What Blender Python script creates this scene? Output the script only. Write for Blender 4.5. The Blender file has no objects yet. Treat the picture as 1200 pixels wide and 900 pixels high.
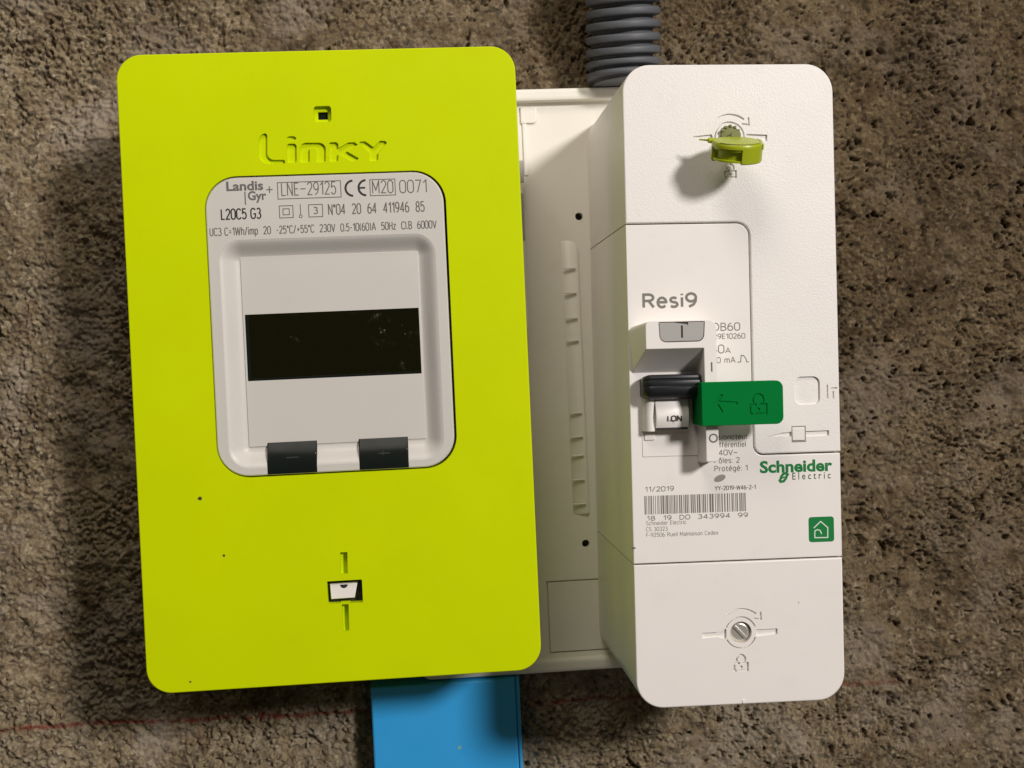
import bpy, bmesh, math, random
import numpy as np
from mathutils import Vector, Matrix
from mathutils.geometry import delaunay_2d_cdt

random.seed(7); rng = np.random.default_rng(11)
S = bpy.context.scene
COL = S.collection
MM = 0.001

# ------------------------------------------------------------------ camera
FPX = 1361.976                                  # focal length for a 1200 px wide frame
def cam_rot(r, p, y):
    cy, sy, cp, sp, cr, sr = math.cos(y), math.sin(y), math.cos(p), math.sin(p), math.cos(r), math.sin(r)
    Rz = np.array([[cy, sy, 0], [-sy, cy, 0], [0, 0, 1]])
    Rx = np.array([[1, 0, 0], [0, cp, sp], [0, -sp, cp]])
    Ry = np.array([[cr, 0, sr], [0, 1, 0], [-sr, 0, cr]])
    return Rz @ Rx @ Ry
CR = cam_rot(0.0447697, 0.0170357, 0.0755810)   # columns: right, forward, up
CC = np.array([0.0, -449.1927, 2.0211])         # camera position, mm
cd = bpy.data.cameras.new('camera'); co = bpy.data.objects.new('camera', cd); COL.objects.link(co)
cd.sensor_width = 36; cd.lens = 36 * FPX / 1200; cd.clip_start = 0.01; cd.clip_end = 50
r_, f_, u_ = CR[:, 0], CR[:, 1], CR[:, 2]
M = Matrix(((r_[0], u_[0], -f_[0], CC[0]*MM), (r_[1], u_[1], -f_[1], CC[1]*MM), (r_[2], u_[2], -f_[2], CC[2]*MM), (0, 0, 0, 1)))
co.matrix_world = M
S.camera = co

# ------------------------------------------------------------------ world, lamp, exposure
w = bpy.data.worlds.new('World'); S.world = w; w.use_nodes = True
bg = w.node_tree.nodes['Background']
bg.inputs['Color'].default_value = (1.0, 0.90, 0.76, 1); bg.inputs['Strength'].default_value = 0.075
ld = bpy.data.lights.new('room_lamp', 'AREA'); lo = bpy.data.objects.new('room_lamp', ld); COL.objects.link(lo)
ld.shape = 'DISK'; ld.size = 0.52; ld.energy = 100; ld.color = (1.0, 0.955, 0.925)
lo.location = (1.86, -2.72, 1.20)
lo.rotation_euler = (Vector((0.02, 0, -0.02)) - lo.location).to_track_quat('-Z', 'Y').to_euler()
l2 = bpy.data.lights.new('side_lamp', 'AREA'); o2 = bpy.data.objects.new('side_lamp', l2); COL.objects.link(o2)
l2.shape = 'DISK'; l2.size = 0.26; l2.energy = 1.40; l2.color = (1.0, 0.92, 0.82)
o2.location = (-0.06, -0.42, 0.54); o2.rotation_euler = (Vector((-0.04, 0, 0.05)) - o2.location).to_track_quat('-Z', 'Y').to_euler()
S.view_settings.view_transform = 'Standard'; S.view_settings.look = 'None'
S.view_settings.exposure = 0.0; S.view_settings.gamma = 1.0

# ------------------------------------------------------------------ measuring: a pixel of the 1200x900 photo to a point on the plane y
def at(px, py, y):
    d = CR @ np.array([(px - 600) / FPX, 1.0, (450 - py) / FPX]); t = (y - CC[1]) / d[1]
    p = CC + t * d
    return p[0], p[2]
ANG = -0.019443                                  # the breaker hangs a touch askew
CA, SA = math.cos(ANG), math.sin(ANG)
def bat(px, py, y):
    x, z = at(px, py, y)
    return x * CA + z * SA, -x * SA + z * CA

# ------------------------------------------------------------------ materials
def nd(nt, t, **k):
    n = nt.nodes.new(t)
    for a, b in k.items():
        if a in n.inputs: n.inputs[a].default_value = b
        else: setattr(n, a, b)
    return n
def plastic(name, col, rough=0.4, grain=900, bump=0.15, var=0.04, smudge=0.12, spec=0.5, dist=0.0001, dirt=0.0, dirtcol=(0.25, 0.2, 0.13)):
    m = bpy.data.materials.new(name); m.use_nodes = True; nt = m.node_tree; L = nt.links.new
    b = nt.nodes['Principled BSDF']; b.inputs['Specular IOR Level'].default_value = spec
    tc = nd(nt, 'ShaderNodeTexCoord')
    n1 = nd(nt, 'ShaderNodeTexNoise', Scale=35.0, Detail=4.0); L(tc.outputs['Object'], n1.inputs['Vector'])
    mp = nd(nt, 'ShaderNodeMapRange'); mp.inputs['To Min'].default_value = 1 - var; mp.inputs['To Max'].default_value = 1 + var
    L(n1.outputs['Fac'], mp.inputs['Value'])
    mx = nd(nt, 'ShaderNodeMix', data_type='RGBA', blend_type='MULTIPLY'); mx.inputs[0].default_value = 1
    mx.inputs[6].default_value = (*col, 1); L(mp.outputs[0], mx.inputs[7])
    out = mx.outputs[2]
    if dirt > 0:
        n3 = nd(nt, 'ShaderNodeTexNoise', Scale=120.0, Detail=6.0, Roughness=0.7); L(tc.outputs['Object'], n3.inputs['Vector'])
        m3 = nd(nt, 'ShaderNodeMapRange'); m3.inputs['From Min'].default_value = 0.56; m3.inputs['From Max'].default_value = 0.78; m3.inputs['To Max'].default_value = dirt
        L(n3.outputs['Fac'], m3.inputs['Value'])
        mx2 = nd(nt, 'ShaderNodeMix', data_type='RGBA'); L(m3.outputs[0], mx2.inputs[0]); L(out, mx2.inputs[6]); mx2.inputs[7].default_value = (*dirtcol, 1)
        out = mx2.outputs[2]
    L(out, b.inputs['Base Color'])
    mr = nd(nt, 'ShaderNodeMapRange'); mr.inputs['To Min'].default_value = max(0.02, rough - smudge); mr.inputs['To Max'].default_value = rough + smudge
    n2 = nd(nt, 'ShaderNodeTexNoise', Scale=80.0, Detail=5.0); L(tc.outputs['Object'], n2.inputs['Vector']); L(n2.outputs['Fac'], mr.inputs['Value'])
    L(mr.outputs[0], b.inputs['Roughness'])
    if bump > 0:
        n4 = nd(nt, 'ShaderNodeTexNoise', Scale=float(grain), Detail=2.0); L(tc.outputs['Object'], n4.inputs['Vector'])
        bp = nd(nt, 'ShaderNodeBump', Strength=bump, Distance=dist); L(n4.outputs['Fac'], bp.inputs['Height']); L(bp.outputs[0], b.inputs['Normal'])
    return m
def ink(name, col, rough=0.6):
    return plastic(name, col, rough, bump=0, var=0.10, smudge=0.05, spec=0.3)

M_GREEN = plastic('lime_plastic', (0.57, 0.685, 0.0002), 0.42, 1500, 0.12, 0.05, 0.10, 0.08, dirt=0.05, dirtcol=(0.22, 0.22, 0.01))
M_GREY = plastic('light_grey_plastic', (0.60, 0.57, 0.53), 0.42, 1600, 0.08, 0.03)
M_WHITE = plastic('white_plastic', (0.85, 0.805, 0.765), 0.38, 1500, 0.06, 0.02, dirt=0.06)
M_WHITE_G = plastic('grained_white_plastic', (0.84, 0.80, 0.765), 0.45, 2000, 0.6, 0.02, dirt=0.08, dist=0.00012)
M_TRAY = plastic('ivory_plastic', (0.82, 0.785, 0.70), 0.40, 1500, 0.08, 0.03, dirt=0.08)
M_BLACK = plastic('black_plastic', (0.012, 0.013, 0.016), 0.38, 1200, 0.12, 0.1, 0.1)
M_SMOKE = plastic('smoked_plastic', (0.009, 0.012, 0.010), 0.20, 500, 0.05, 0.3, 0.1, spec=0.10)
M_DARK = plastic('dark_gap_plastic', (0.015, 0.015, 0.013), 0.6, 900, 0.1, 0.1)
M_GREYBTN = plastic('mid_grey_plastic', (0.40, 0.385, 0.36), 0.45, 1400, 0.1, 0.03)
M_LOCK = plastic('signal_green_plastic', (0.0003, 0.180, 0.033), 0.45, 1400, 0.12, 0.05, spec=0.04)
M_SEAL = plastic('seal_lime_plastic', (0.38, 0.44, 0.010), 0.38, 1200, 0.15, 0.06)
M_SEALD = plastic('seal_olive_plastic', (0.16, 0.17, 0.03), 0.5, 1200, 0.15, 0.06)
M_CONDUIT = plastic('dark_grey_conduit', (0.090, 0.095, 0.108), 0.58, 700, 0.25, 0.10, 0.12, dirt=0.25, dirtcol=(0.16, 0.13, 0.10))
M_BLUE = plastic('sky_blue_plastic', (0.032, 0.37, 0.80), 0.42, 900, 0.10, 0.05, 0.12, dirt=0.10, dirtcol=(0.15, 0.33, 0.40))
M_METAL = plastic('screw_metal', (0.72, 0.68, 0.62), 0.30, 600, 0.2, 0.1); M_METAL.node_tree.nodes['Principled BSDF'].inputs['Metallic'].default_value = 0.75
I_GREY = ink('grey_ink', (0.13, 0.12, 0.105)); I_BLACK = ink('black_ink', (0.03, 0.028, 0.026))
I_LIGHT = ink('pale_grey_ink', (0.30, 0.28, 0.25)); I_VIOLET = ink('grey_violet_ink', (0.14, 0.13, 0.13))
I_MID = ink('laser_grey_ink', (0.20, 0.185, 0.16))
I_GREEN = ink('brand_green_ink', (0.001, 0.19, 0.038)); I_ICON = ink('window_mark', (0.035, 0.038, 0.035)); I_WHITE = ink('white_ink', (0.70, 0.78, 0.70))

def display_material():
    m = plastic('display_glass', (0.003, 0.003, 0.001), 0.10, 400, 0.03, 0.2, 0.05)
    nt = m.node_tree; L = nt.links.new; b = nt.nodes['Principled BSDF']
    tc = nd(nt, 'ShaderNodeTexCoord')
    v = nd(nt, 'ShaderNodeTexVoronoi', Scale=330.0); L(tc.outputs['Object'], v.inputs['Vector'])
    a = nd(nt, 'ShaderNodeMapRange'); a.inputs['From Min'].default_value = 0.13; a.inputs['From Max'].default_value = 0.04; L(v.outputs['Distance'], a.inputs['Value'])
    n = nd(nt, 'ShaderNodeTexNoise', Scale=55.0, Detail=3.0); L(tc.outputs['Object'], n.inputs['Vector'])
    c = nd(nt, 'ShaderNodeMapRange'); c.inputs['From Min'].default_value = 0.54; c.inputs['From Max'].default_value = 0.70; L(n.outputs['Fac'], c.inputs['Value'])
    mu = nd(nt, 'ShaderNodeMath', operation='MULTIPLY'); L(a.outputs[0], mu.inputs[0]); L(c.outputs[0], mu.inputs[1])
    n2 = nd(nt, 'ShaderNodeTexNoise', Scale=160.0, Detail=8.0, Roughness=0.8); L(tc.outputs['Object'], n2.inputs['Vector'])
    c2 = nd(nt, 'ShaderNodeMapRange'); c2.inputs['From Min'].default_value = 0.55; c2.inputs['From Max'].default_value = 0.85; c2.inputs['To Max'].default_value = 0.5; L(n2.outputs['Fac'], c2.inputs['Value'])
    mu2 = nd(nt, 'ShaderNodeMath', operation='MULTIPLY'); L(c2.outputs[0], mu2.inputs[0]); L(c.outputs[0], mu2.inputs[1])
    ad = nd(nt, 'ShaderNodeMath', operation='MULTIPLY_ADD'); L(mu.outputs[0], ad.inputs[0]); ad.inputs[1].default_value = 0.5; L(mu2.outputs[0], ad.inputs[2])
    mx = nd(nt, 'ShaderNodeMix', data_type='RGBA'); L(ad.outputs[0], mx.inputs[0]); mx.inputs[6].default_value = (0.0075, 0.0070, 0.0020, 1); mx.inputs[7].default_value = (0.45, 0.43, 0.36, 1)
    L(mx.outputs[2], b.inputs['Base Color']); b.inputs['Specular IOR Level'].default_value = 0.14
    return m
M_LCD = display_material()

# ------------------------------------------------------------------ mesh helpers (all lengths in mm: u = right, v = up, y = into the wall)
def area2(p): return sum(p[i][0]*p[(i+1) % len(p)][1] - p[(i+1) % len(p)][0]*p[i][1] for i in range(len(p)))
def ccw(p): return list(p) if area2(p) > 0 else list(reversed(p))
def cw(p): return list(p) if area2(p) < 0 else list(reversed(p))
def rpoly(pts, rad, n=7):
    out = []; N = len(pts)
    if not hasattr(rad, '__len__'): rad = [rad] * N
    for i in range(N):
        p0, p1, p2 = (np.array(pts[j % N], float) for j in (i-1, i, i+1)); r = rad[i]
        if r <= 0: out.append(tuple(p1)); continue
        a = (p0-p1)/np.linalg.norm(p0-p1); b = (p2-p1)/np.linalg.norm(p2-p1)
        ang = math.acos(max(-1, min(1, float(a @ b)))); t = r/math.tan(ang/2)
        c = p1 + (a+b)/np.linalg.norm(a+b) * r/math.sin(ang/2)
        s, e = p1+a*t-c, p1+b*t-c
        a0, a1 = math.atan2(s[1], s[0]), math.atan2(e[1], e[0]); d = (a1-a0+math.pi) % (2*math.pi) - math.pi
        for k in range(n+1):
            q = a0 + d*k/n; out.append((c[0]+r*math.cos(q), c[1]+r*math.sin(q)))
    return out
def rect(x0, z0, x1, z1, r=0, n=7):
    return rpoly([(x0, z0), (x1, z0), (x1, z1), (x0, z1)], r, n)
def circ(c, r, n=28, ry=None):
    return [(c[0]+r*math.cos(2*math.pi*k/n), c[1]+(ry or r)*math.sin(2*math.pi*k/n)) for k in range(n)]
def arc(c, r, a0, a1, n=14):
    return [(c[0]+r*math.cos(math.radians(a0+(a1-a0)*k/n)), c[1]+r*math.sin(math.radians(a0+(a1-a0)*k/n))) for k in range(n+1)]
def inset(loop, d):
    if d == 0: return [tuple(p) for p in loop]
    P = np.array(loop, float); a = P-np.roll(P, 1, 0); b = np.roll(P, -1, 0)-P
    a /= np.linalg.norm(a, axis=1)[:, None]+1e-12; b /= np.linalg.norm(b, axis=1)[:, None]+1e-12
    na = np.stack([-a[:, 1], a[:, 0]], 1); nb = np.stack([-b[:, 1], b[:, 0]], 1); m = na+nb
    m /= np.maximum((m*m).sum(1), 0.3)[:, None]/2
    return [tuple(q) for q in P+m*d]
def stroke(pts, wd, cap=4):
    P = [np.array(p, float) for p in pts]; L, R = [], []
    for i, p in enumerate(P):
        if i == 0: t = P[1]-P[0]; t /= np.linalg.norm(t); n = np.array([-t[1], t[0]])
        elif i == len(P)-1: t = P[-1]-P[-2]; t /= np.linalg.norm(t); n = np.array([-t[1], t[0]])
        else:
            t0 = P[i]-P[i-1]; t0 /= np.linalg.norm(t0); t1 = P[i+1]-P[i]; t1 /= np.linalg.norm(t1)
            n = np.array([-t0[1]-t1[1], t0[0]+t1[0]]); n = n/max(float(n @ n), 0.4)*2
        L.append(p+n*wd/2); R.append(p-n*wd/2)
    return ccw([tuple(p) for p in R] + [tuple(p) for p in reversed(L)])

def strip(pts, wd):
    P = [np.array(p, float) for p in pts]; out = []; N = len(P); closed = N > 3 and np.hypot(*(P[0]-P[-1])) < 1e-3
    for i, p in enumerate(P):
        ds = []
        if i > 0 or closed: d = P[i]-P[i-1] if i > 0 else P[-1]-P[-2]; ds.append(d/np.linalg.norm(d))
        if i < N-1 or closed: d = P[i+1]-P[i] if i < N-1 else P[1]-P[0]; ds.append(d/np.linalg.norm(d))
        n = sum(np.array([-d[1], d[0]]) for d in ds)
        if len(ds) == 2: n = n/max(float(n @ n), 0.5)*2
        out.append((tuple(p+n*wd/2), tuple(p-n*wd/2)))
    return out

class MB:
    def __init__(s): s.v = []; s.f = []; s.sm = []
    def add(s, vs, fs, smooth=False):
        o = len(s.v); s.v += [tuple(map(float, q)) for q in vs]; s.f += [tuple(i+o for i in f) for f in fs]; s.sm += [smooth]*len(fs); return s
    def prism(s, loops, rings, front=True, back=True, hs=0.12):
        """loops: the outline and any holes; rings: (inset, y) from back to front"""
        loops = [ccw(loops[0])] + [cw(h) for h in loops[1:]]; first = []; last = []
        for li, lp in enumerate(loops):
            n = len(lp); idx = []
            for ins, y in rings:
                q = inset(lp, ins*(hs if li else 1)); o = len(s.v); s.v += [(a, y, b) for a, b in q]; idx.append(range(o, o+n))
            for k in range(len(rings)-1):
                A, B = idx[k], idx[k+1]
                for i in range(n):
                    j = (i+1) % n; s.f.append((A[i], A[j], B[j], B[i])); s.sm.append(True)
            first.append(list(idx[0])); last.append(list(idx[-1]))
        for on, rr, flip in ((front, last, False), (back, first, True)):
            if not on: continue
            flat = [i for r in rr for i in r]; y_ = s.v[flat[0]][1]; fl_, k_ = [], 0
            for r in rr: fl_.append(list(range(k_, k_+len(r)))); k_ += len(r)
            vo, _, fo, ov, _, _ = delaunay_2d_cdt([Vector((s.v[i][0], s.v[i][2])) for i in flat], [], fl_, 2, 1e-5)
            mp_ = []
            for q, o_ in zip(vo, ov):
                if o_: mp_.append(flat[o_[0]])
                else: mp_.append(len(s.v)); s.v.append((q.x, y_, q.y))
            for t in fo:
                a, b, c = (mp_[i] for i in t[:3])
                pa, pb, pc = s.v[a], s.v[b], s.v[c]
                cr = (pb[0]-pa[0])*(pc[2]-pa[2])-(pc[0]-pa[0])*(pb[2]-pa[2])
                if abs(cr) < 1e-10: continue
                if (cr < 0) != flip: a, c = c, a
                s.f.append((a, b, c)); s.sm.append(False)
        return s
    def loft(s, loops3, caps=(True, True), smooth=True):
        """loops3: same-length loops of 3-D points, from back to front"""
        n = len(loops3[0]); base = len(s.v)
        for lp in loops3: s.v += [tuple(map(float, p)) for p in lp]
        for k in range(len(loops3)-1):
            for i in range(n):
                j = (i+1) % n; s.f.append((base+k*n+i, base+k*n+j, base+(k+1)*n+j, base+(k+1)*n+i)); s.sm.append(smooth)
        if caps[0]: s.f.append(tuple(base+i for i in reversed(range(n)))); s.sm.append(False)
        if caps[1]: s.f.append(tuple(base+(len(loops3)-1)*n+i for i in range(n))); s.sm.append(False)
        return s
    def box(s, x0, x1, y0, y1, z0, z1, bev=0.0):
        if bev: return s.prism([rect(x0, z0, x1, z1, bev, 3)], bevel(max(y0, y1), min(y0, y1), bev))
        return s.prism([rect(x0, z0, x1, z1)], [(0, max(y0, y1)), (0, min(y0, y1))])
    def xf(s, mat, start=0):
        for i in range(start, len(s.v)): s.v[i] = tuple(mat @ Vector(s.v[i]))
        return s
    def build(s, name, mat, parent=None, org=(0, 0, 0), sharp=38):
        me = bpy.data.meshes.new(name)
        me.from_pydata([((a-org[0])*MM, (b-org[1])*MM, (c-org[2])*MM) for a, b, c in s.v], [], s.f); me.update()
        me.polygons.foreach_set('use_smooth', [True]*len(s.sm))
        me.set_sharp_from_angle(angle=math.radians(sharp))
        me.polygons.foreach_set('use_smooth', s.sm); me.update()
        me.materials.append(mat)
        o = bpy.data.objects.new(name, me); COL.objects.link(o)
        if parent: o.parent = parent
        return o
def bevel(yb, yf, r, n=4):
    return [(0, yb)] + [(r*(1-math.cos(math.pi/2*k/n)), yf+r*(1-math.sin(math.pi/2*k/n))) for k in range(n+1)]

def text_mesh(body, bold=0.0):
    c = bpy.data.curves.new('lettering', 'FONT'); c.body = body; c.size = 1; c.offset = bold; c.resolution_u = 3; c.fill_mode = 'FRONT'
    o = bpy.data.objects.new('lettering', c); COL.objects.link(o)
    dg = bpy.context.evaluated_depsgraph_get(); dg.update()
    me = bpy.data.meshes.new_from_object(o.evaluated_get(dg))
    vs = [(v.co.x, v.co.y) for v in me.vertices]; fs = [tuple(p.vertices) for p in me.polygons]
    bpy.data.objects.remove(o); bpy.data.curves.remove(c); bpy.data.meshes.remove(me)
    return vs, fs
CAP = max(y for _, y in text_mesh('H')[0])
def text(mb, body, u0, u1, v, cap, y, bold=0.0, spacing=None):
    """letters from u0 to u1 on the baseline v, capitals `cap` mm high, printed on the plane y"""
    vs, fs = text_mesh(body, bold); xs = [p[0] for p in vs]; a, b = min(xs), max(xs); kx = (u1-u0)/(b-a); ky = cap/CAP
    mb.add([(u0+(p[0]-a)*kx, y, v+p[1]*ky) for p in vs], [f if True else f for f in fs]); return mb
def _A(cx, cy, rx, ry, a0, a1, n=10): return [(cx+rx*math.cos(math.radians(a0+(a1-a0)*k/n)), cy+ry*math.sin(math.radians(a0+(a1-a0)*k/n))) for k in range(n+1)]
def _O(cx, cy, rx, ry, n=20): return _A(cx, cy, rx, ry, 90, 450, n)
_ST = _A(.26, .74, .26, .26, 90, 180, 5)+_A(.26, .26, .26, .26, 180, 360, 10)+_A(.26, .74, .26, .26, 0, 90, 5)
GLYPH = {   # letter: (width, strokes), capitals one unit high
 '0': (.52, [_ST]), 'O': (.62, [[(x*1.19, y) for x, y in _ST]]), '1': (.34, [[(.04, .76), (.29, .99), (.29, 0)]]),
 '2': (.52, [_A(.26, .74, .24, .26, 165, -25)+[(.03, .02), (.52, .02)]]), '3': (.52, [_A(.25, .76, .22, .24, 150, -90), _A(.25, .27, .26, .27, 90, -150)]),
 '4': (.56, [[(.40, 0), (.40, .98), (.02, .27), (.56, .27)]]), '5': (.52, [[(.48, .98), (.09, .98), (.06, .54)]+_A(.25, .33, .26, .33, 125, -150)]),
 '6': (.52, [_O(.26, .30, .25, .30), [(.01, .30), (.03, .58), (.14, .84), (.38, 1.0)]]), '7': (.50, [[(0, .98), (.48, .98), (.17, 0)]]),
 '8': (.52, [_O(.26, .755, .21, .245), _O(.26, .265, .25, .265)]), '9': (.52, [_O(.26, .70, .25, .30), [(.51, .70), (.49, .42), (.38, .16), (.14, 0)]]),
 'A': (.64, [[(0, 0), (.32, 1), (.64, 0)], [(.11, .32), (.53, .32)]]), 'B': (.54, [[(.04, .53), (.28, .53)]+_A(.28, .755, .21, .235, -90, 90)+[(.04, .99), (.04, .01), (.28, .01)]+_A(.28, .265, .25, .255, -90, 90)]),
 'C': (.56, [_A(.30, .70, .28, .30, 25, 180)+_A(.30, .30, .28, .30, 180, 335)]), 'D': (.60, [[(.04, .01), (.04, .99), (.28, .99)]+_A(.28, .5, .31, .49, 90, -90)+[(.02, .01)]]),
 'E': (.48, [[(.48, .98), (.04, .98), (.04, .02), (.48, .02)], [(.04, .52), (.42, .52)]]), 'F': (.46, [[(.46, .98), (.04, .98), (.04, 0)], [(.04, .5), (.40, .5)]]),
 'G': (.60, [_A(.31, .70, .29, .30, 25, 180)+_A(.31, .30, .29, .30, 180, 360)+[(.60, .46), (.34, .46)]]), 'H': (.58, [[(.04, 0), (.04, 1)], [(.54, 0), (.54, 1)], [(.04, .52), (.54, .52)]]),
 'I': (.10, [[(.05, 0), (.05, 1)]]), 'L': (.46, [[(.04, 1), (.04, .02), (.46, .02)]]), 'M': (.72, [[(.04, 0), (.04, 1), (.36, .25), (.68, 1), (.68, 0)]]),
 'N': (.60, [[(.04, 0), (.04, 1), (.56, 0), (.56, 1)]]), 'P': (.54, [[(.04, 0), (.04, .98), (.28, .98)]+_A(.28, .72, .25, .26, 90, -90)+[(.04, .46)]]),
 'R': (.58, [[(.04, 0), (.04, .98), (.30, .98)]+_A(.30, .74, .24, .24, 90, -90)+[(.04, .50)], [(.30, .5), (.56, 0)]]), 'S': (.54, [_A(.27, .75, .23, .24, 30, 270)+_A(.27, .26, .25, .25, 90, -150)]),
 'T': (.56, [[(0, .98), (.56, .98)], [(.28, .98), (.28, 0)]]), 'U': (.58, [[(.04, 1)]+_A(.29, .27, .25, .27, 180, 360)+[(.54, 1)]]), 'V': (.60, [[(0, 1), (.30, 0), (.60, 1)]]),
 'W': (.86, [[(0, 1), (.21, 0), (.43, .95), (.65, 0), (.86, 1)]]), 'Y': (.58, [[(0, 1), (.29, .48), (.58, 1)], [(.29, .48), (.29, 0)]]),
 'a': (.46, [_A(.23, .50, .19, .22, 155, 0, 6)+[(.42, 0)], _A(.22, .20, .20, .20, 60, 360, 12)]), 'c': (.44, [_A(.24, .36, .22, .36, 40, 320, 12)]), 'd': (.50, [_O(.24, .36, .22, .36), [(.46, 1), (.46, 0)]]),
 'e': (.48, [[(.03, .38), (.46, .38)]+_A(.245, .36, .22, .36, 4, 320, 14)]), 'f': (.30, [_A(.26, .84, .14, .16, 90, 180, 5)+[(.12, 0)], [(0, .70), (.28, .70)]]),
 'g': (.50, [_O(.24, .37, .22, .35), [(.46, .72), (.46, -.05)]+_A(.25, -.06, .21, .20, 0, -140, 6)]), 'h': (.48, [[(.04, 0), (.04, 1)], [(.04, .45)]+_A(.24, .50, .20, .22, 170, 0, 6)+[(.44, 0)]]),
 'i': (.10, [[(.05, 0), (.05, .72)], [(.05, .88), (.05, 1.0)]]), 'j': (.14, [[(.09, .72), (.09, -.1), (0, -.24)], [(.09, .88), (.09, 1.0)]]), 'l': (.10, [[(.05, 0), (.05, 1)]]),
 'm': (.72, [[(.04, 0), (.04, .72)], [(.04, .45)]+_A(.21, .52, .16, .20, 170, 0, 6)+[(.37, 0)], [(.37, .45)]+_A(.53, .52, .16, .20, 170, 0, 6)+[(.69, 0)]]),
 'n': (.48, [[(.04, 0), (.04, .72)], [(.04, .45)]+_A(.24, .50, .20, .22, 170, 0, 6)+[(.44, 0)]]), 'o': (.50, [_O(.25, .36, .22, .36)]), 'p': (.50, [_O(.26, .36, .22, .36), [(.04, .72), (.04, -.28)]]),
 'r': (.30, [[(.04, 0), (.04, .72)], [(.04, .48), (.12, .65), (.30, .71)]]), 's': (.42, [_A(.21, .54, .17, .17, 35, 270, 8)+_A(.21, .19, .19, .18, 90, -145, 8)]), 't': (.28, [[(.12, .92), (.12, .1), (.18, .01), (.28, .01)], [(0, .70), (.28, .70)]]),
 'u': (.48, [[(.04, .72)]+_A(.24, .22, .20, .22, 180, 360, 8)+[(.44, .72)], [(.44, .3), (.44, 0)]]), 'w': (.66, [[(0, .72), (.17, 0), (.33, .68), (.49, 0), (.66, .72)]]), 'x': (.46, [[(0, 0), (.46, .72)], [(0, .72), (.46, 0)]]), 'z': (.42, [[(.02, .70), (.40, .70), (.02, .02), (.42, .02)]]),
 '-': (.34, [[(.03, .44), (.31, .44)]]), '–': (.62, [[(.03, .50), (.59, .50)]]), '=': (.44, [[(.03, .60), (.41, .60)], [(.03, .34), (.41, .34)]]), '+': (.48, [[(.03, .46), (.45, .46)], [(.24, .24), (.24, .68)]]),
 '/': (.40, [[(0, -.05), (.38, 1.03)]]), '°': (.24, [_O(.12, .86, .10, .12, 12)]), '(': (.22, [_A(.30, .48, .26, .64, 130, 230, 6)]), ')': (.22, [_A(-.08, .48, .26, .64, 50, -50, 6)]), '.': (.10, [[(.05, 0), (.05, .13)]]),
 ':': (.10, [[(.05, 0), (.05, .13)], [(.05, .55), (.05, .68)]]), '~': (.50, [[(.02, .36), (.12, .50), (.25, .43), (.38, .36), (.48, .50)]]), ' ': (.26, []),
}
GLYPH['é'] = (.48, GLYPH['e'][1]+[[(.20, .84), (.34, 1.02)]]); GLYPH['ô'] = (.50, GLYPH['o'][1]+[[(.12, .86), (.25, 1.02), (.38, .86)]])
def mono(mb, body, u0, u1, v, cap, y, wd, gap=.17):
    """single-stroke lettering from u0 to u1 on the baseline v, strokes wd mm wide, printed on the plane y"""
    tot = sum(GLYPH[c][0] for c in body)+gap*(len(body)-1); k = (u1-u0-wd)/tot; u = u0+wd/2; n = 0; cp = cap-wd*.6
    for c in body:
        gw, st = GLYPH[c]
        for q in st:
            pts = [(u+a*k, v+wd*.3+b*cp) for a, b in q]
            pts = [p for i, p in enumerate(pts) if i == 0 or math.hypot(p[0]-pts[i-1][0], p[1]-pts[i-1][1]) > 1e-4]
            runs = [[pts[0]]]
            for i in range(1, len(pts)):
                runs[-1].append(pts[i])
                if i < len(pts)-1:
                    a_, b_ = np.subtract(pts[i], pts[i-1]), np.subtract(pts[i+1], pts[i])
                    if a_ @ b_ < 0.25*np.linalg.norm(a_)*np.linalg.norm(b_): runs.append([pts[i]])
            for kk, run in enumerate(runs):                          # sharp corners are butted, half a stroke over
                run = [np.array(p) for p in run]
                if kk: d = run[0]-run[1]; run[0] = run[0]+d/np.linalg.norm(d)*wd*.42
                if kk < len(runs)-1: d = run[-1]-run[-2]; run[-1] = run[-1]+d/np.linalg.norm(d)*wd*.42
                lp = strip(run, wd); yy = y-.0021*(n % 8); n += 1
                mb.add([(p[0], yy-.00012*i, p[1]) for i, pr_ in enumerate(lp) for p in pr_], [(2*i+1, 2*i+3, 2*i+2, 2*i) for i in range(len(lp)-1)])
        u += (gw+gap)*k
def flat(mb, loops, y): return mb.prism(loops, [(0, y)], True, False)

def thing(name, label, cat, org, ang=0.0):
    o = bpy.data.objects.new(name, None); COL.objects.link(o); o.empty_display_size = 0.01
    x, y, z = org
    o.location = ((x*math.cos(ang)-z*math.sin(ang))*MM, y*MM, (x*math.sin(ang)+z*math.cos(ang))*MM); o.rotation_euler = (0, -ang, 0)
    o['label'] = label; o['category'] = cat
    return o
def tag(o, label, cat): o['label'] = label; o['category'] = cat; return o

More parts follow.
